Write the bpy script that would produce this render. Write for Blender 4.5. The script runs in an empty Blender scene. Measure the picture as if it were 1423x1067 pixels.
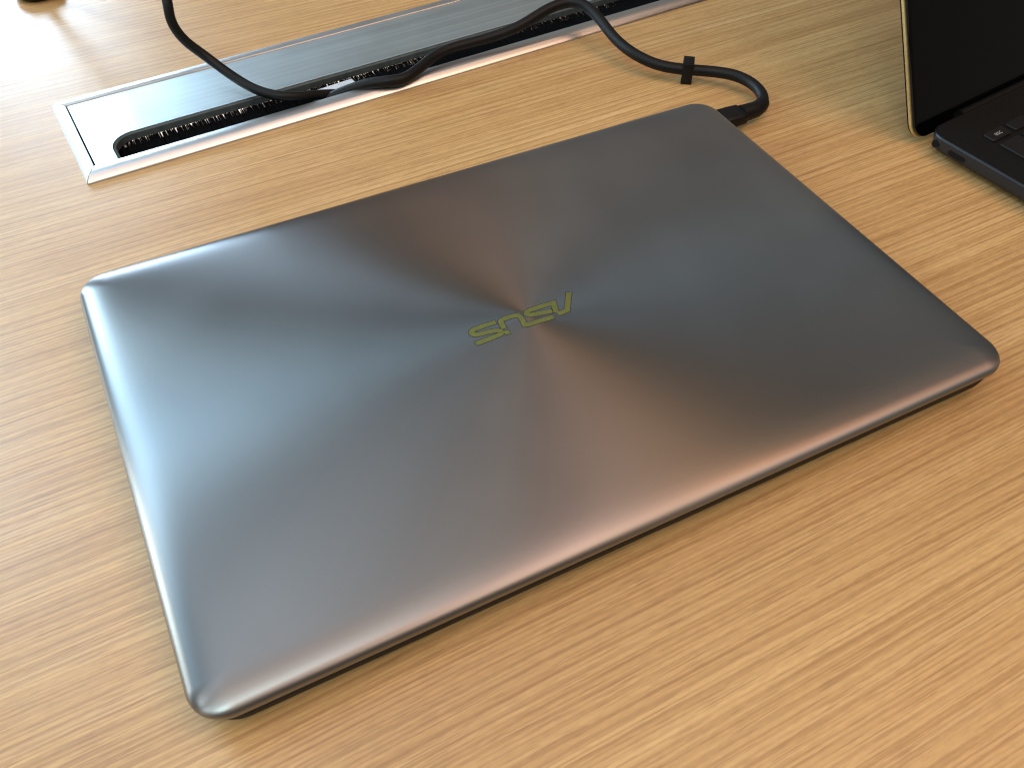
import bpy, bmesh, math, random
from mathutils import Vector, Matrix
random.seed(7)
R = math.radians
sc = bpy.context.scene
C = sc.collection

# ------------------------------------------------------------------ camera
cam_d = bpy.data.cameras.new('camera')
cam = bpy.data.objects.new('camera', cam_d); C.objects.link(cam)
rx = Vector((0.8934763968485001, -0.44906832686858933, 0.006129117233936138))
ry = Vector((0.3342399866578471, 0.6740028626113385, 0.6587896268997284))
rz = Vector((-0.2999725980711967, -0.5865643860610419, 0.7523022407325723))
m = Matrix((rx, ry, rz)).transposed().to_4x4()
m.translation = Vector((-0.12363738, -0.22883554, 0.27232908))
cam.matrix_world = m
cam_d.sensor_width = 36.0
cam_d.lens = 1238.05 / 1423 * 36
cam_d.clip_start = 0.01; cam_d.clip_end = 50
cam_d.dof.use_dof = True
cam_d.dof.focus_distance = 0.40
cam_d.dof.aperture_fstop = 32.0
sc.camera = cam

# ------------------------------------------------------------------ world and lamps
w = bpy.data.worlds.new('World'); sc.world = w; w.use_nodes = True
bg = w.node_tree.nodes['Background']
bg.inputs[0].default_value = (1.0, 0.93, 0.82, 1); bg.inputs[1].default_value = 0.15

def area(name, loc, target, sx, sy, power, col, spread=180):
    d = bpy.data.lights.new(name, 'AREA'); d.shape = 'RECTANGLE'; d.size = sx; d.size_y = sy
    d.energy = power; d.color = col; d.spread = R(spread)
    o = bpy.data.objects.new(name, d); C.objects.link(o)
    o.location = loc
    o.rotation_euler = (Vector(target) - Vector(loc)).to_track_quat('-Z', 'Y').to_euler()
    return o
def lamp(name, az, el, dist, sx, sy, power, col):
    c = Vector((-.10, .08, 0))
    p = c + dist*Vector((math.cos(R(az))*math.cos(R(el)), math.sin(R(az))*math.cos(R(el)), math.sin(R(el))))
    return area(name, p, c, sx, sy, power, col)
# daylight from the windows along the left and the back, lamps in the ceiling
lamp('back_window_light', 95, 13, 1.5, .29, .32, 8.8, (.56, .78, 1.0))
lamp('corner_window_light', 118, 21, 1.5, .28, .56, 10.2, (.58, .83, 1.0))
lamp('corner_high_window_light', 118, 45, 1.5, .28, .28, 4.9, (.46, .75, 1.0))
lamp('left_window_light', 148, 21, 1.5, .28, .56, 7.2, (.86, .98, .97))
lamp('left_high_window_light', 182, 45, 1.5, .28, .28, 1.9, (.87, .97, 1.0))
lamp('left_far_window_light', 205, 30, 1.5, .28, .28, 1.9, (.87, .97, 1.0))
lamp('rear_high_light', 225, 62, 1.5, .80, .70, 3.4, (.74, .97, .97))
area('rear_panel_light', (-1.2, -1.2, 1.9), (-1.2, -1.2, 0), .75, .75, 18, (.74, .97, .97))  # cool downward panel, added by fitting the brightness of lid and table
area('back_ceiling_light', (-.4, .9, 1.9), (-.4, .9, 0), .75, .75, 3.9, (.76, .88, 1.0))
area('front_ceiling_light', (.8, -1.2, 1.9), (.8, -1.2, 0), 1.55, .75, 8, (1.0, .80, .58))
area('soft_ceiling_light', (0, -.15, 1.9), (0, -.15, 0), 1.55, 1.45, 9.0, (1.0, .68, .58))
lamp('warm_lamp_light', 308, 62, 1.5, .70, .60, 3.4, (1.0, .60, .46))
lamp('warm_wall_light', 333, 51, 1.5, .45, .40, 2.3, (1.0, .46, .22))
lamp('warm_side_light', 20, 57, 1.5, .50, .40, .7, (1.0, .60, .30))

vs = sc.view_settings
vs.view_transform = 'Standard'; vs.look = 'None'; vs.exposure = 0.0; vs.gamma = 1.0
sc.cycles.max_bounces = 8
sc.cycles.filter_width = 1.2

# ------------------------------------------------------------------ helpers
def tag(o, label=None, cat=None, kind=None, group=None):
    if label: o['label'] = label
    if cat: o['category'] = cat
    if kind: o['kind'] = kind
    if group: o['group'] = group
    return o
def empty(name, loc=(0, 0, 0), rot=0):
    o = bpy.data.objects.new(name, None); C.objects.link(o)
    o.location = loc; o.rotation_euler = (0, 0, rot); o.empty_display_size = 0.02
    return o
def link(name, bm, mats, parent=None, smooth=True, angle=40):
    me = bpy.data.meshes.new(name)
    bmesh.ops.recalc_face_normals(bm, faces=bm.faces)
    for f in bm.faces: f.smooth = smooth
    if smooth:
        for e in bm.edges:
            if len(e.link_faces) == 2 and e.calc_face_angle(0) > R(angle): e.smooth = False
    bm.to_mesh(me); bm.free()
    if not isinstance(mats, (list, tuple)): mats = [mats]
    for mt in mats: me.materials.append(mt)
    o = bpy.data.objects.new(name, me); C.objects.link(o)
    if parent: o.parent = parent
    return o
def rrect(x0, x1, y0, y1, r, n=10):
    r = max(min(r, (x1-x0)/2-1e-5, (y1-y0)/2-1e-5), 1e-5)
    pts = []
    for cx, cy, a0 in ((x1-r, y1-r, 0), (x0+r, y1-r, 90), (x0+r, y0+r, 180), (x1-r, y0+r, 270)):
        for i in range(n+1):
            a = R(a0 + 90*i/n); pts.append((cx + r*math.cos(a), cy + r*math.sin(a)))
    return pts
def rings(bm, x0, x1, y0, y1, rad, prof, n=10, M=None, cap0=True, cap1=True, mat=0):
    """stack of rounded rectangles; prof = [(inset, z), ...]; inset may be a 4-tuple (left,right,front,back)"""
    loops = []
    for ins, z in prof:
        l, r_, f, b = ins if isinstance(ins, tuple) else (ins,)*4
        mi = min(l, r_, f, b)
        vs_ = [bm.verts.new((M @ Vector((x, y, z))) if M else (x, y, z))
               for x, y in rrect(x0+l, x1-r_, y0+f, y1-b, max(rad-mi, 0.0004), n)]
        loops.append(vs_)
    fs = []
    for a, b in zip(loops, loops[1:]):
        k = len(a)
        for i in range(k):
            fs.append(bm.faces.new((a[i], a[(i+1) % k], b[(i+1) % k], b[i])))
    if cap0: fs.append(bm.faces.new(loops[0][::-1]))
    if cap1: fs.append(bm.faces.new(loops[-1]))
    for f in fs: f.material_index = mat
    return loops
def box(bm, x0, x1, y0, y1, z0, z1, bev=0.0):
    vs_ = [bm.verts.new(p) for p in ((x0,y0,z0),(x1,y0,z0),(x1,y1,z0),(x0,y1,z0),(x0,y0,z1),(x1,y0,z1),(x1,y1,z1),(x0,y1,z1))]
    fs = [bm.faces.new([vs_[i] for i in q]) for q in ((3,2,1,0),(4,5,6,7),(0,1,5,4),(1,2,6,5),(2,3,7,6),(3,0,4,7))]
    if bev:
        es = list({e for f in fs for e in f.edges})
        bmesh.ops.bevel(bm, geom=es, offset=bev, segments=2, profile=0.5, affect='EDGES')
def catmull(P, n=10):
    P = [Vector(p) for p in P]
    Q = [2*P[0]-P[1]] + P + [2*P[-1]-P[-2]]
    out = []
    for i in range(1, len(Q)-2):
        p0, p1, p2, p3 = Q[i-1:i+3]
        d1 = max((p1-p0).length, 1e-6)**.5; d2 = max((p2-p1).length, 1e-6)**.5; d3 = max((p3-p2).length, 1e-6)**.5
        m1 = d2*((p1-p0)/d1 - (p2-p0)/(d1+d2) + (p2-p1)/d2)
        m2 = d2*((p2-p1)/d2 - (p3-p1)/(d2+d3) + (p3-p2)/d3)
        for k in range(n):
            t = k/n; t2 = t*t; t3 = t2*t
            out.append((2*t3-3*t2+1)*p1 + (t3-2*t2+t)*m1 + (-2*t3+3*t2)*p2 + (t3-t2)*m2)
    out.append(P[-1]); return out
def relax(P, it=2):
    for _ in range(it):
        P = [P[0]] + [(P[i-1] + 2*P[i] + P[i+1])/4 for i in range(1, len(P)-1)] + [P[-1]]
    return P
def tube(bm, pts, rad, seg=14):
    n = len(pts); prev = None; loops = []
    for i, p in enumerate(pts):
        t = (pts[min(i+1, n-1)] - pts[max(i-1, 0)]).normalized()
        if prev is None:
            u = t.cross(Vector((0, 0, 1)))
            if u.length < .1: u = t.cross(Vector((1, 0, 0)))
        else: u = prev - t*prev.dot(t)
        u.normalize(); v = t.cross(u); prev = u
        r = rad(i/(n-1)) if callable(rad) else rad
        loops.append([bm.verts.new(p + r*(math.cos(a)*u + math.sin(a)*v)) for a in [2*math.pi*k/seg for k in range(seg)]])
    for a, b in zip(loops, loops[1:]):
        for k in range(seg): bm.faces.new((a[k], a[(k+1) % seg], b[(k+1) % seg], b[k]))
    bm.faces.new(loops[0][::-1]); bm.faces.new(loops[-1])

# ------------------------------------------------------------------ materials
def new_mat(name, base, rough=.5, metal=0.0, spec=.5):
    mt = bpy.data.materials.new(name); mt.use_nodes = True
    b = mt.node_tree.nodes['Principled BSDF']
    b.inputs['Base Color'].default_value = (*base, 1); b.inputs['Roughness'].default_value = rough
    b.inputs['Metallic'].default_value = metal; b.inputs['Specular IOR Level'].default_value = spec
    return mt, mt.node_tree, b
def N(nt, kind, **kw):
    n = nt.nodes.new(kind)
    for k, v in kw.items():
        if k in n.inputs: n.inputs[k].default_value = v
        else: setattr(n, k, v)
    return n
def math_n(nt, op, a, b=None):
    n = nt.nodes.new('ShaderNodeMath'); n.operation = op
    for i, x in enumerate((a, b)):
        if x is None: continue
        if isinstance(x, (int, float)): n.inputs[i].default_value = x
        else: nt.links.new(x, n.inputs[i])
    return n.outputs[0]
def noise(nt, vec, scale_vec, detail=2.0, rough=.5, off=(0, 0, 0)):
    mp = N(nt, 'ShaderNodeMapping'); mp.inputs['Scale'].default_value = scale_vec; mp.inputs['Location'].default_value = off
    nt.links.new(vec, mp.inputs['Vector'])
    n = N(nt, 'ShaderNodeTexNoise', Scale=1.0, Detail=detail, Roughness=rough)
    nt.links.new(mp.outputs[0], n.inputs['Vector'])
    return n.outputs[0]
def ramp(nt, fac, stops, interp='LINEAR'):
    r = nt.nodes.new('ShaderNodeValToRGB'); r.color_ramp.interpolation = interp
    el = r.color_ramp.elements
    while len(el) < len(stops): el.new(0.5)
    for e, (p, c) in zip(el, stops):
        e.position = p; e.color = (*c, 1) if len(c) == 3 else c
    nt.links.new(fac, r.inputs[0]); return r.outputs[0]
def mixc(nt, fac, a, b, mode='MIX'):
    n = nt.nodes.new('ShaderNodeMix'); n.data_type = 'RGBA'; n.blend_type = mode
    for i, x in ((0, fac), (6, a), (7, b)):
        if isinstance(x, (int, float)): n.inputs[i].default_value = x
        elif isinstance(x, tuple): n.inputs[i].default_value = (*x, 1)
        else: nt.links.new(x, n.inputs[i])
    return n.outputs[2]
def g(v): return (v, v, v)

def wood():
    mt, nt, b = new_mat('oak_veneer', (.5, .3, .15), .42, 0, .9)
    tc = N(nt, 'ShaderNodeTexCoord')
    mp = N(nt, 'ShaderNodeMapping'); mp.inputs['Rotation'].default_value = (0, 0, R(-1.6))
    nt.links.new(tc.outputs['Object'], mp.inputs['Vector'])
    # slow waviness of the grain
    wv = noise(nt, mp.outputs[0], (3, 9, 1), 1.0)
    wv2 = noise(nt, mp.outputs[0], (28, 90, 1), 1.0, off=(3, 1, 0))
    sh = math_n(nt, 'ADD', math_n(nt, 'MULTIPLY', wv, .005), math_n(nt, 'MULTIPLY', wv2, .0004))
    cv = N(nt, 'ShaderNodeCombineXYZ'); nt.links.new(sh, cv.inputs[1])
    ad = N(nt, 'ShaderNodeVectorMath', operation='ADD')
    nt.links.new(mp.outputs[0], ad.inputs[0]); nt.links.new(cv.outputs[0], ad.inputs[1])
    v = ad.outputs[0]
    broad = noise(nt, v, (1.6, 55, 1), 2.0, off=(7, 2, 0))
    line = noise(nt, v, (1.5, 240, 1), 2.0, .5, off=(1, 5, 0))
    gate = noise(nt, v, (6, 110, 1), 2.0, .5, off=(4, 8, 0))
    gate2 = noise(nt, v, (13, 300, 1), 2.0, .5, off=(14, 18, 0))
    pore = noise(nt, v, (34, 1300, 1), 2.0, .6, off=(5, 9, 0))
    fleck = noise(nt, v, (190, 900, 1), 2.0, .6, off=(2, 4, 0))
    lite = noise(nt, v, (1.6, 190, 1), 2.0, .5, off=(21, 13, 0))
    col = ramp(nt, broad, [(.32, (.470, .276, .106)), (.50, (.502, .304, .120)), (.66, (.534, .334, .137))])
    col = mixc(nt, .55, col, ramp(nt, line, [(.36, (.84, .79, .72)), (.50, (1, 1, 1)), (.64, (1.12, 1.14, 1.18))]), 'MULTIPLY')
    col = mixc(nt, math_n(nt, 'MULTIPLY', ramp(nt, lite, [(.57, g(0)), (.63, g(1))]), .26), col, (.58, .385, .185))
    # thin dark growth lines, close and almost straight, their spacing unsettled by noise
    sx = N(nt, 'ShaderNodeSeparateXYZ'); nt.links.new(v, sx.inputs[0])
    for pitch, ph, pn, off_, lo, hi, gt_, amt in ((.0040, 13, (1.1, 60, 1), 3, .62, .96, gate, .54), (.0017, 15, (2.0, 130, 1), 31, .50, .95, gate2, .50)):
        p_ = math_n(nt, 'ADD', math_n(nt, 'MULTIPLY', sx.outputs[1], 6.28318/pitch), math_n(nt, 'MULTIPLY', noise(nt, v, pn, 2.0, .5, off=(off_, off_*2, 0)), ph))
        lf = ramp(nt, math_n(nt, 'ADD', math_n(nt, 'MULTIPLY', math_n(nt, 'SINE', p_), .5), .5), [(lo, g(0)), (hi, g(1))])
        gt = ramp(nt, gt_, [(.36, g(.14)), (.58, g(1))])
        col = mixc(nt, math_n(nt, 'MULTIPLY', math_n(nt, 'MULTIPLY', lf, gt), amt), col, (.285, .142, .046))
    pf = ramp(nt, pore, [(.36, g(1)), (.43, g(0))])
    col = mixc(nt, math_n(nt, 'MULTIPLY', pf, .55), col, (.26, .125, .042))
    col = mixc(nt, .30, col, ramp(nt, fleck, [(.3, (.70, .67, .63)), (.7, (1.27, 1.27, 1.27))]), 'MULTIPLY')
    nt.links.new(col, b.inputs['Base Color'])
    nt.links.new(math_n(nt, 'ADD', math_n(nt, 'MULTIPLY', line, .12), .35), b.inputs['Roughness'])
    bp = N(nt, 'ShaderNodeBump', Strength=.10, Distance=.0004)
    nt.links.new(math_n(nt, 'SUBTRACT', line, math_n(nt, 'MULTIPLY', pf, .5)), bp.inputs['Height'])
    nt.links.new(bp.outputs[0], b.inputs['Normal'])
    return mt

def spun_metal(name, base, rough, aniso):
    mt, nt, b = new_mat(name, base, rough, 1.0)
    tc = N(nt, 'ShaderNodeTexCoord')
    fl = N(nt, 'ShaderNodeVectorMath', operation='MULTIPLY'); fl.inputs[1].default_value = (1, 1, 0)
    nt.links.new(tc.outputs['Object'], fl.inputs[0])
    nz = N(nt, 'ShaderNodeVectorMath', operation='NORMALIZE'); nt.links.new(fl.outputs[0], nz.inputs[0])
    tr = N(nt, 'ShaderNodeVectorTransform', vector_type='VECTOR', convert_from='OBJECT', convert_to='WORLD')
    nt.links.new(nz.outputs[0], tr.inputs[0]); nt.links.new(tr.outputs[0], b.inputs['Tangent'])
    b.inputs['Anisotropic'].default_value = aniso
    # spun rings: fine variation with the radius, broken up a little along the turn
    ln = N(nt, 'ShaderNodeVectorMath', operation='LENGTH'); nt.links.new(fl.outputs[0], ln.inputs[0])
    cb = N(nt, 'ShaderNodeCombineXYZ')
    nt.links.new(math_n(nt, 'MULTIPLY', ln.outputs[1], 5200), cb.inputs[0])
    sm = noise(nt, tc.outputs['Object'], (22, 22, 22), 2.0)
    nt.links.new(math_n(nt, 'MULTIPLY', sm, 6), cb.inputs[1])
    rn = noise(nt, cb.outputs[0], (1, 1, 1), 2.0)
    nt.links.new(math_n(nt, 'ADD', math_n(nt, 'MULTIPLY', math_n(nt, 'SUBTRACT', rn, .5), .025),
                 math_n(nt, 'ADD', math_n(nt, 'MULTIPLY', math_n(nt, 'SUBTRACT', sm, .5), .08), rough)), b.inputs['Roughness'])
    cm = ramp(nt, rn, [(.3, tuple(c*.985 for c in base)), (.7, tuple(c*1.015 for c in base))])
    nt.links.new(cm, b.inputs['Base Color'])
    return mt

def brushed(name, base, rough, scale):
    mt, nt, b = new_mat(name, base, rough, 1.0)
    tc = N(nt, 'ShaderNodeTexCoord')
    n1 = noise(nt, tc.outputs['Object'], scale, 3.0)
    n2 = noise(nt, tc.outputs['Object'], (40, 40, 40), 3.0)
    nt.links.new(math_n(nt, 'ADD', math_n(nt, 'MULTIPLY', math_n(nt, 'ADD', n1, n2), .07), rough - .07), b.inputs['Roughness'])
    nt.links.new(ramp(nt, n1, [(.3, tuple(c*.93 for c in base)), (.7, tuple(min(1, c*1.05) for c in base))]), b.inputs['Base Color'])
    return mt

def soft(name, base, rough, spec=.4, var=.2, scale=300, bump=.0):
    mt, nt, b = new_mat(name, base, rough, 0, spec)
    tc = N(nt, 'ShaderNodeTexCoord')
    n1 = noise(nt, tc.outputs['Object'], (scale,)*3, 3.0)
    nt.links.new(ramp(nt, n1, [(.3, tuple(c*(1-var) for c in base)), (.7, tuple(c*(1+var) for c in base))]), b.inputs['Base Color'])
    nt.links.new(math_n(nt, 'ADD', math_n(nt, 'MULTIPLY', n1, .12), rough - .06), b.inputs['Roughness'])
    if bump:
        bp = N(nt, 'ShaderNodeBump', Strength=bump, Distance=.0003)
        nt.links.new(n1, bp.inputs['Height']); nt.links.new(bp.outputs[0], b.inputs['Normal'])
    return mt

M_wood = wood()
M_lid = spun_metal('spun_grey_aluminium', (.270, .268, .268), .36, .78)
M_base = soft('dark_grey_case', (.011, .0105, .009), .6, .15, .12, 900)
M_gold = brushed('muted_gold_inlay', (.34, .385, .135), .42, (900, 900, 900))
M_groove = soft('dark_groove', (.03, .032, .03), .6)
M_alu = brushed('satin_aluminium', (.74, .83, .85), .40, (3, 500, 500))
M_rail = brushed('anodised_rail', (.70, .71, .71), .38, (6, 900, 900))
M_liner = soft('grey_green_plastic', (.055, .066, .064), .45)
M_bristle = soft('black_bristle', (.003, .003, .0035), .85, .08)
M_well = soft('black_well', (.006, .006, .007), .8, .2)
M_cable = soft('black_rubber', (.0050, .0052, .0056), .5, .22, .25, 600, .05)
M_plug = soft('black_plug_plastic', (.004, .004, .0044), .5, .25, .2, 900, .05)
M_deck = soft('dark_blue_deck', (.0040, .0044, .0046), .5, .2, .12, 900)
M_deckedge = brushed('dark_blue_edge', (.035, .037, .042), .42, (300, 300, 300))
M_glass = soft('black_glass', (.001, .001, .0015), .10, .25, .1)
M_goldedge = brushed('gold_edge', (.70, .58, .29), .5, (200, 200, 200))
M_key = soft('dark_key', (.007, .007, .0075), .5, .25, .15, 900)
M_legend = soft('grey_legend', (.30, .30, .30), .6)
M_side = soft('dark_blue_case', (.016, .018, .022), .45, .3, .12, 900)
M_port = soft('port_black', (.002, .002, .002), .7, .2)

# ------------------------------------------------------------------ cable port frame (local axes turned 4.07 degrees)
PA = R(4.07); PO = Vector((-0.1465, 0.1964, 0))
PL, PD = 0.560, 0.0840                                # length and depth of the port
RW = 0.0107                                           # rail width
SW = 0.0068                                           # side rail width
def port_to_world(x, y, z=0):
    return Vector((PO.x + x*math.cos(PA) - y*math.sin(PA), PO.y + x*math.sin(PA) + y*math.cos(PA), z))

# ------------------------------------------------------------------ table top with the cut-out
bm = bmesh.new()
X0, X1, Y0, Y1, T = -1.0, 1.2, -0.62, 0.95, 0.028
outer = [(X0, Y0), (X1, Y0), (X1, Y1), (X0, Y1)]
inner = [port_to_world(*p)[:2] for p in ((.004, .005), (PL-.004, .005), (PL-.004, PD-.004), (.004, PD-.004))]
lay = {}
for z in (0, -T):
    lay[z] = ([bm.verts.new((*p, z)) for p in outer], [bm.verts.new((*p, z)) for p in inner])
for i in range(4):
    j = (i+1) % 4
    for z in (0, -T):
        o_, i_ = lay[z]; bm.faces.new((o_[i], o_[j], i_[j], i_[i]))
    for k in (0, 1):
        a, b = lay[0][k], lay[-T][k]; bm.faces.new((a[i], a[j], b[j], b[i]))
tab = link('table', bm, M_wood, smooth=False)
tag(tab, 'pale oak veneer table top with fine straight grain under everything', 'table')

# ------------------------------------------------------------------ cable port
port = empty('cable_port', PO, PA)
tag(port, 'long silver aluminium cable slot set into the table behind the closed laptop', 'cable port')
ZR = .0030
def rail(name, pts_in, pts_out, n_out):
    """straight rail: from the inner edge a flat strip, then a rounded fall to the table"""
    bm = bmesh.new(); cols = []
    prof = [(0.0, -.012), (0.0, ZR-.0003), (.03, ZR), (.62, ZR), (.67, ZR-.0002), (.73, ZR-.0005), (.82, ZR-.0010), (.91, ZR-.0017), (.97, ZR-.0023), (1.0, ZR-.0028), (1.0, .0001)]
    for a, b in zip(pts_in, pts_out):
        a = Vector(a); b = Vector(b)
        cols.append([bm.verts.new((*(a + (b-a)*t), z)) for t, z in prof])
    for i in range(len(prof)-1):
        bm.faces.new((cols[0][i], cols[1][i], cols[1][i+1], cols[0][i+1]))
    for c in cols: bm.faces.new(c)
    return link(name, bm, M_rail, port, angle=50)
G = .0004
rail('front_rail', [(SW, RW), (PL-SW, RW)], [(G*.5, 0), (PL-G*.5, 0)], 0)
rail('back_rail', [(SW, PD-RW+.002), (PL-SW, PD-RW+.002)], [(G*.5, PD), (PL-G*.5, PD)], 0)
rail('side_rail', [(SW-G*.4, RW+G), (SW-G*.4, PD-RW+.002-G)], [(0, G*1.2), (0, PD-G*1.2)], 0)
rail('side_rail', [(PL-SW+G*.4, RW+G), (PL-SW+G*.4, PD-RW+.002-G)], [(PL, G*1.2), (PL, PD-G*1.2)], 0)
# cover plate with the long notch along its front
NX0, NX1, NY = .0188, PL-.0188, .0330
NR = .0125
def notch_pts(off=0.0, y_front=RW+.0003):
    r = NR - off; pts = [(NX0+off, y_front)]
    cx, cy = NX0+NR, NY-NR
    for i in range(13):
        a = R(180 - 90*i/12); pts.append((cx + r*math.cos(a), cy + r*math.sin(a)))
    cx = NX1-NR
    for i in range(13):
        a = R(90 - 90*i/12); pts.append((cx + r*math.cos(a), cy + r*math.sin(a)))
    pts.append((NX1-off, y_front)); return pts
PX0, PX1, PY0, PY1 = SW+.0007, PL-SW-.0007, RW+.0003, PD-RW+.0010
PZ = .0026
bm = bmesh.new()
poly = [(PX0, PY0)] + notch_pts() + [(PX1, PY0), (PX1, PY1), (PX0, PY1)]
top = [bm.verts.new((x, y, PZ)) for x, y in poly]; bot = [bm.verts.new((x, y, PZ-.0022)) for x, y in poly]
bm.faces.new(top); bm.faces.new(bot[::-1])
for i in range(len(poly)):
    j = (i+1) % len(poly); bm.faces.new((top[i], top[j], bot[j], bot[i]))
bmesh.ops.triangulate(bm, faces=[f for f in bm.faces if len(f.verts) > 4])
link('cover_plate', bm, M_alu, port, smooth=False)
# grey plastic liner under the rim of the notch
bm = bmesh.new()
A_, B_ = notch_pts(.0004), notch_pts(.0016)
cols = []
for (ax, ay), (bx, by) in zip(A_, B_):
    cols.append([bm.verts.new(p) for p in ((ax, ay, PZ-.0003), (bx, by, PZ-.0008), (bx, by, PZ-.0044), (ax, ay, PZ-.0044))])
for c0, c1 in zip(cols, cols[1:]):
    for i in range(4):
        j = (i+1) % 4; bm.faces.new((c0[i], c1[i], c1[j], c0[j]))
link('notch_liner', bm, M_liner, port, angle=50)
# bright ledge that shows between bristles and liner
bm = bmesh.new()
v_ = [bm.verts.new(p) for x in (NX0+.004, NX1-.004) for p in ((x, NY-.0016, -.0017), (x, NY-.0036, -.0034), (x, NY-.0016, -.0050))]
bm.faces.new((v_[0], v_[1], v_[4], v_[3])); bm.faces.new((v_[1], v_[2], v_[5], v_[4])); bm.faces.new(v_[:3]); bm.faces.new(v_[3:])
link('ledge_strip', bm, M_alu, port, smooth=False)
# brush
bm = bmesh.new()
def blen(x):
    s = .0031 + .0004*math.sin(x*41) + .0006*math.sin(x*173+1)
    if x < NX0+.014: s -= .0010
    if x > .092: s += .0028
    return s
nb = 2600; clump = 0
for i in range(nb):
    if random.random() < .10: clump = random.gauss(0, .0007)
    x = NX0+.002 + (NX1-NX0-.004)*(i+random.random())/nb
    y0 = RW-.002; y1 = min(NY-.0040 + blen(x) + clump + random.gauss(0, .0004), NY-.0018)
    z0 = -.0062 + random.uniform(-.0007, .0005); z1 = -.0031 + (y1-(NY-.0034))*.80 + random.uniform(-.0001, .0004)
    dx = random.gauss(0, .0005); wd = .00026
    a = [bm.verts.new(p) for p in ((x-wd, y0, z0), (x+wd, y0, z0), (x, y0, z0+wd*1.6))]
    b = [bm.verts.new(p) for p in ((x+dx-wd*.7, y1, z1), (x+dx+wd*.7, y1, z1), (x+dx, y1, z1+wd))]
    for k in range(3): bm.faces.new((a[k], a[(k+1) % 3], b[(k+1) % 3], b[k]))
    bm.faces.new(b)
tag(link('brush', bm, M_bristle, port, smooth=False), kind='stuff')
# box under the table
bm = bmesh.new()
x0, x1, y0, y1, z0, z1 = .0045, PL-.0045, .0055, PD-.0045, -.075, -.013
v8 = [bm.verts.new(p) for p in ((x0,y0,z0),(x1,y0,z0),(x1,y1,z0),(x0,y1,z0),(x0,y0,z1),(x1,y0,z1),(x1,y1,z1),(x0,y1,z1))]
for q in ((0,1,2,3),(0,1,5,4),(1,2,6,5),(2,3,7,6),(3,0,4,7)): bm.faces.new([v8[i] for i in q])
link('well', bm, M_well, port, smooth=False)

# ------------------------------------------------------------------ closed laptop
LX, LY = .323/2, .21227/2
lap = empty('closed_laptop')
tag(lap, 'closed grey metal laptop with circular brushed lid lying on the oak table', 'laptop')
bm = bmesh.new()
prof = [(.0060, .0125), (.0010, .0125), (.0004, .0127), (0.0, .0134), (0.0, .0143), (.0003, .0150), (.0009, .0157), (.0018, .01634),
        (.0032, .01694), (.0050, .01743), (.0072, .01780), (.0098, .01806), (.0130, .01820), (.0170, .01828), (.0220, .0183),
        (.034, .0183), (.06, .0183), (.09, .0183)]
rings(bm, -LX, LX, -LY, LY, .0125, prof, n=14)
lid = link('lid', bm, M_lid, lap, angle=60)
bm = bmesh.new()
rings(bm, -LX, LX, -LY, LY, .0150, [(.0092, .0), (.0064, .0008), (.0046, .0018), (.0033, .0033), (.0023, .0052), (.0017, .0075), (.0013, .0100), (.0012, .0121), (.0022, .0123)], n=14)
link('base', bm, M_base, lap, angle=60)

# emblem letters let into the lid: strokes in lid coordinates
def chaikin(P, it):
    P = [Vector(p) for p in P]
    for _ in range(it):
        Q = [P[0]]
        for a, b in zip(P, P[1:]): Q += [a*.75 + b*.25, a*.25 + b*.75]
        P = Q + [P[-1]]
    return P
def ribbon(bm, P, wd, z0, z1, ext=0.0, mat=0):
    P = [Vector(p) for p in P]
    P[0] = P[0] + (P[0]-P[1]).normalized()*ext; P[-1] = P[-1] + (P[-1]-P[-2]).normalized()*ext
    n = len(P); Lp, Rp = [], []
    for i in range(n):
        if i == 0: d0 = d1 = (P[1]-P[0]).normalized()
        elif i == n-1: d0 = d1 = (P[-1]-P[-2]).normalized()
        else: d0 = (P[i]-P[i-1]).normalized(); d1 = (P[i+1]-P[i]).normalized()
        t = (d0+d1).normalized(); nn = Vector((-t.y, t.x)); k = wd/2/max(nn.dot(Vector((-d0.y, d0.x))), .5)
        Lp.append(P[i]+nn*k); Rp.append(P[i]-nn*k)
    rows = [[bm.verts.new((*q, z)) for q, z in ((l, z0), (l, z1), (r, z1), (r, z0))] for l, r in zip(Lp, Rp)]
    fs = []
    for a, b in zip(rows, rows[1:]):
        for k in range(3): fs.append(bm.faces.new((a[k], b[k], b[k+1], a[k+1])))
    fs.append(bm.faces.new(rows[0])); fs.append(bm.faces.new(rows[-1][::-1]))
    for f in fs: f.material_index = mat
letters = [
    [([(.02165, .00400), (.01585, -.00500), (.01135, -.00530)], 0)],
    [([(.01120, -.00410), (.01290, .00135), (.00250, .00180), (.00060, .00140), (.00000, .00040), (.00070, -.00060), (.00240, -.00110), (.01015, -.00268)], 0),
     ([(-.00330, -.00515), (.00915, -.00590)], 0)],
    [([(-.01190, -.00305), (-.01160, .00020), (-.01130, .00150), (-.00980, .00195), (-.00560, .00190), (-.00380, .00150), (-.00290, -.00040), (-.00364, -.00590)], 1),
     ([(-.01290, -.00540), (-.01080, -.00555)], 0)],
    [([(-.01335, .00175), (-.02150, .00205), (-.02380, .00170), (-.02480, .00050), (-.02430, -.00080), (-.02260, -.00150), (-.01720, -.00205),
       (-.01480, -.00275), (-.01370, -.00390), (-.01410, -.00500), (-.01600, -.00548), (-.02560, -.00560)], 1)],
]
k = 0
for strokes in letters:
    bm = bmesh.new()
    for P, sm in strokes:
        P = chaikin(P, sm) if sm else P
        k += 1
        ribbon(bm, P, .0030, .01825, .018306 + k*.000002, .0003, 1)
        ribbon(bm, P, .0022, .01825, .018335 + k*.000003, 0, 0)
    link('letter', bm, [M_gold, M_groove], lid, smooth=False)

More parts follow.
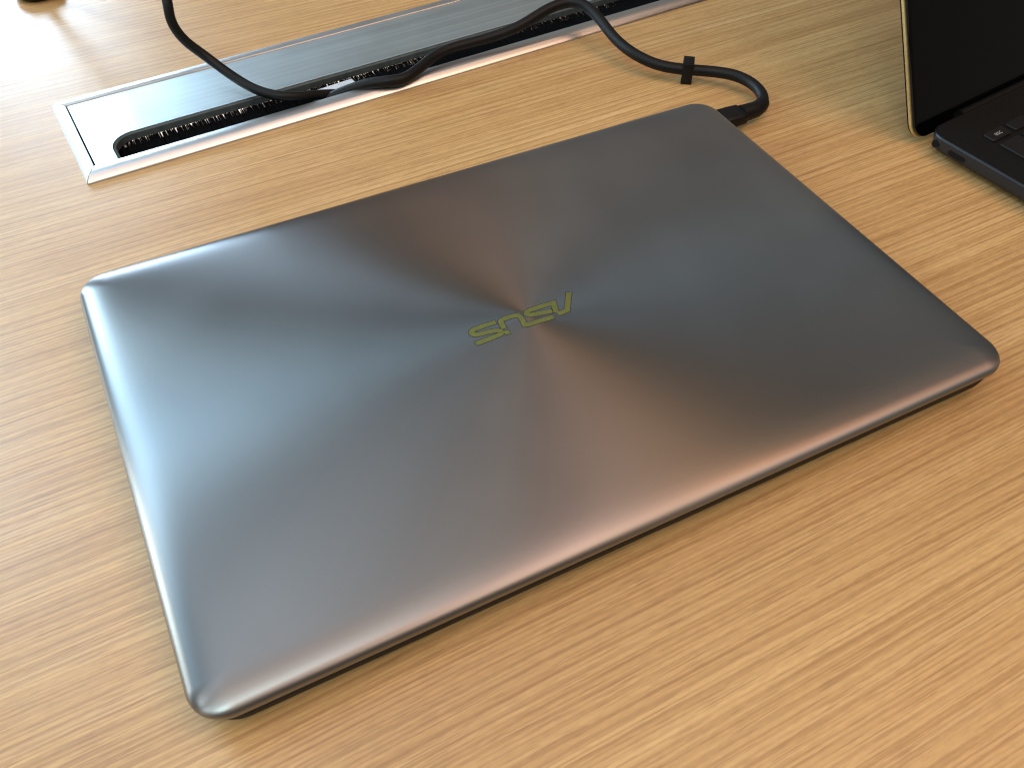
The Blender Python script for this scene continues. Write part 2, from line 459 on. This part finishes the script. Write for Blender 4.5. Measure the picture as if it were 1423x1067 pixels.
# ------------------------------------------------------------------ charging cable in the laptop's side
cab = empty('charging_cable', (.1615, .0957, 0))
tag(cab, 'black charging cable curving from the slot into the side of the closed laptop', 'cable')
off = -Vector((.1615, .0957, 0))
pts = [(-.052, .2300, -.026), (-.032, .2275, -.0130), (-.014, .2250, -.0040), (.0005, .2215, .0012), (.0120, .2165, .0050), (.0215, .2115, .0067), (.0300, .2100, .0068), (.0406, .2150, .0070), (.0530, .2230, .0074), (.0660, .2270, .0080),
       (.0910, .2265, .0090), (.1098, .2240, .0130), (.1310, .2270, .0180), (.1445, .2260, .0200), (.1515, .2185, .0200), (.1545, .2040, .0165),
       (.1552, .1880, .0125), (.1580, .1706, .0105), (.1662, .1569, .0084), (.1779, .1470, .0078), (.1903, .1384, .0078), (.1990, .1290, .0082), (.2030, .1190, .0078),
       (.2025, .1090, .0075), (.1985, .1010, .0073), (.1930, .0968, .0073), (.1850, .0957, .0073)]
bm = bmesh.new()
path = relax(catmull(pts, 10), 10)
tube(bm, [p+off for p in path], .0031)
link('cord', bm, M_cable, cab)
bm = bmesh.new()
Mx = Matrix.Translation((0, 0, .0073)) @ Matrix.Rotation(R(90), 4, 'Y')     # local z runs along +x
rings(bm, -.0035, .0035, -.0066, .0066, .0024, [(.0006, -.001), (0, 0), (0, .0105), (.0003, .0150), (.0004, .0178), (.0012, .0190)], n=6, M=Mx)
plug = link('plug', bm, M_plug, cab, angle=50)
bm = bmesh.new()
rp = [Vector(p) for p in ((.1798, .0957, .0073), (.1850, .0957, .0073), (.1900, .0961, .0073), (.1940, .0976, .0073), (.1968, .0995, .0073))]
tube(bm, [p+off for p in relax(catmull(rp, 6), 3)], lambda t: .0048 - .0009*t, 16)
link('strain_relief', bm, M_plug, plug)
# strap folded over the cord, standing on the table
bm = bmesh.new()
c = Vector((.1805, .1478, 0)) + off
ang = math.atan2(-.0085, .0115)
for a, b, zz0, zz1, t0, t1 in ((-.0031, .0031, .0004, .0125, -.0052, -.0037), (-.0031, .0031, .0046, .0125, .0033, .0047), (-.0031, .0031, .01125, .0127, -.0038, .0034), (-.0031, .0031, .0002, .0016, -.0051, -.0010)):
    b2 = bmesh.new(); box(b2, a, b, t0, t1, zz0, zz1, .0003)
    me = bpy.data.meshes.new('tmp'); b2.transform(Matrix.Translation(c) @ Matrix.Rotation(ang, 4, 'Z')); b2.to_mesh(me); b2.free()
    bm.from_mesh(me); bpy.data.meshes.remove(me)
link('strap', bm, M_plug, cab, angle=30)

# added pale piece standing in for the bright lit wedge between the two cables
bm = bmesh.new()
q = [(-.0179, .2326, -.0008), (.0073, .2352, -.0004), (.0095, .2265, -.0018), (-.0038, .2275, -.0020)]
c0 = Vector((0, .231, -.001))
top = [bm.verts.new(Vector(p) - c0) for p in q]; bot = [bm.verts.new(Vector(p) - c0 - Vector((0, 0, .0012))) for p in q]
bm.faces.new(top); bm.faces.new(bot[::-1])
for i in range(4):
    j = (i+1) % 4; bm.faces.new((top[i], top[j], bot[j], bot[i]))
tg = link('pale_sliver', bm, soft('pale_blue_white', (.52, .60, .70), .35, .5, .15, 250), smooth=False); tg.location = c0
tag(tg, 'small pale blue-white sliver showing inside the cable slot between the two black cables', 'tag')

# ------------------------------------------------------------------ second cable dropping into the slot
pc = empty('loose_cable', (-.034, .222, 0))
off2 = -Vector((-.034, .222, 0))
tag(pc, 'black cable looping down into the slot from the top edge of the photo', 'cable')
pts2 = [(.030, .236, -.050), (.020, .236, -.024), (.004, .2305, -.0075), (-.0160, .2248, .0010), (-.0339, .2215, .0062), (-.0469, .2310, .0080), (-.0576, .2478, .0120), (-.0669, .2587, .020),
        (-.0753, .2620, .030), (-.0787, .2640, .040), (-.0774, .2675, .050), (-.0760, .2850, .064), (-.0800, .3150, .071), (-.0950, .3550, .064), (-.1150, .3900, .042), (-.1330, .4110, .014), (-.1400, .4260, .0070)]
bm = bmesh.new()
tube(bm, [p+off2 for p in relax(catmull(pts2, 10), 10)], .0027)
link('cord', bm, M_cable, pc)
dv = empty('rounded_device', (-.140, .4435, 0))
tag(dv, 'small dark rounded device at the top left edge of the photo', 'device')
bm = bmesh.new()
rings(bm, -.015, .015, -.035, .035, .014, [(.004, .0006), (.0012, .002), (0, .0035), (.001, .0055), (.004, .0072), (.008, .0080), (.011, .0083), (.013, .0084)], n=10)
link('shell', bm, M_deck, dv)

# ------------------------------------------------------------------ open laptop at the right
L2A = R(7.5)
l2 = empty('open_laptop', (.2515, .0345, 0), L2A)
tag(l2, 'open dark laptop with a gold screen edge at the right of the photo', 'laptop')
W2, D2 = .310, .212
bm = bmesh.new()
rings(bm, 0, W2, -D2, 0, .010, [(.012, .0016), (.007, .0018), (.0025, .0038), (.0008, .0075), (.0001, .0105), (0, .0114)], n=8)
link('base', bm, M_side, l2, angle=50)
bm = bmesh.new()
rings(bm, 0, W2, -D2, 0, .010, [(0, .0115), (.0001, .0119), (.0008, .0125), (.0011, .0125)], n=8, cap0=False, cap1=False)
link('edge_chamfer', bm, M_deckedge, l2)
bm = bmesh.new()
rings(bm, 0, W2, -D2, 0, .010, [(.0012, .0112), (.0012, .01245)], n=8)
link('deck', bm, M_deck, l2, smooth=False)
# sockets in the side
for y0, y1, z0, z1 in ((-.0090, -.0050, .0058, .0098), (-.0250, -.0152, .0062, .0094)):
    bm = bmesh.new()
    Mp = Matrix.Translation((.0010, 0, 0)) @ Matrix.Rotation(R(-90), 4, 'Y')
    rings(bm, z0, z1, y0, y1, .0019, [(0, -.003), (0, .0006)], n=6, M=Mp)
    link('socket', bm, M_port, l2)
# screen: plane leaning back
TH = R(27)
Ms = Matrix.Translation((0, .0030, .0045)) @ Matrix.Rotation(R(90) - TH, 4, 'X')    # local x across, y up the screen, z to the front
HS = .208
bm = bmesh.new()
rings(bm, -.0005, W2+.0005, 0, HS, .009, [(.0006, -.0052), (0, -.0046), (0, -.0042)], n=8, M=Ms)
link('screen_shell', bm, M_deck, l2)
bm = bmesh.new()
rings(bm, -.0005, W2+.0005, 0, HS, .009, [(.0003, -.0041), (-.0004, -.0036), (-.0004, -.0022), (.0003, -.0018)], n=8, M=Ms)
link('gold_edge', bm, M_goldedge, l2)
bm = bmesh.new()
rings(bm, -.0005, W2+.0005, 0, HS, .009, [(.0004, -.0017), (0, -.0012), (0, -.0003), (.0006, 0), (.002, 0)], n=8, M=Ms)
link('display', bm, M_glass, l2, angle=60)
bm = bmesh.new()
tube(bm, [Vector((.03, .0012, .0088)), Vector((W2-.03, .0012, .0088))], .0036, 12)
link('hinge', bm, M_deck, l2)
# keys
def key_mesh(wd, dp):
    bm = bmesh.new()
    rings(bm, 0, wd, -dp, 0, .0014, [(0, .01246), (0, .0133), (.0004, .0137), (.0009, .0137)], n=3)
    me = bpy.data.meshes.new('key'); bmesh.ops.recalc_face_normals(bm, faces=bm.faces); bm.to_mesh(me); bm.free(); me.materials.append(M_key); return me
def place_key(me, x, y):
    o = bpy.data.objects.new('key', me); C.objects.link(o); o.parent = l2; o.location = (x, y, 0); return o
fn = key_mesh(.0150, .0072); std = key_mesh(.0155, .0150); wide = key_mesh(.0230, .0150)
first = None
for i in range(15):
    k_ = place_key(fn, .0190 + i*.0182, -.0195)
    if i == 0: first = k_
for r_ in range(4):
    y = -.0296 - r_*.0182
    if r_ == 0: n_, xs = 15, .0190
    else:
        place_key(wide, .0190, y); n_, xs = 13, .0190 + .0257
    for i in range(n_ if r_ else 15): place_key(std, xs + i*.0182, y)
fd = bpy.data.curves.new('legend', 'FONT'); fd.body = 'esc'; fd.size = .0042; fd.align_x = 'CENTER'; fd.align_y = 'CENTER'
fd.materials.append(M_legend)
ft = bpy.data.objects.new('legend', fd)
fo = bpy.data.objects.new('legend', bpy.data.meshes.new_from_object(ft)); bpy.data.objects.remove(ft); fo.name = 'legend'; C.objects.link(fo); fo.parent = first; fo.location = (.0075, -.0036, .01374)
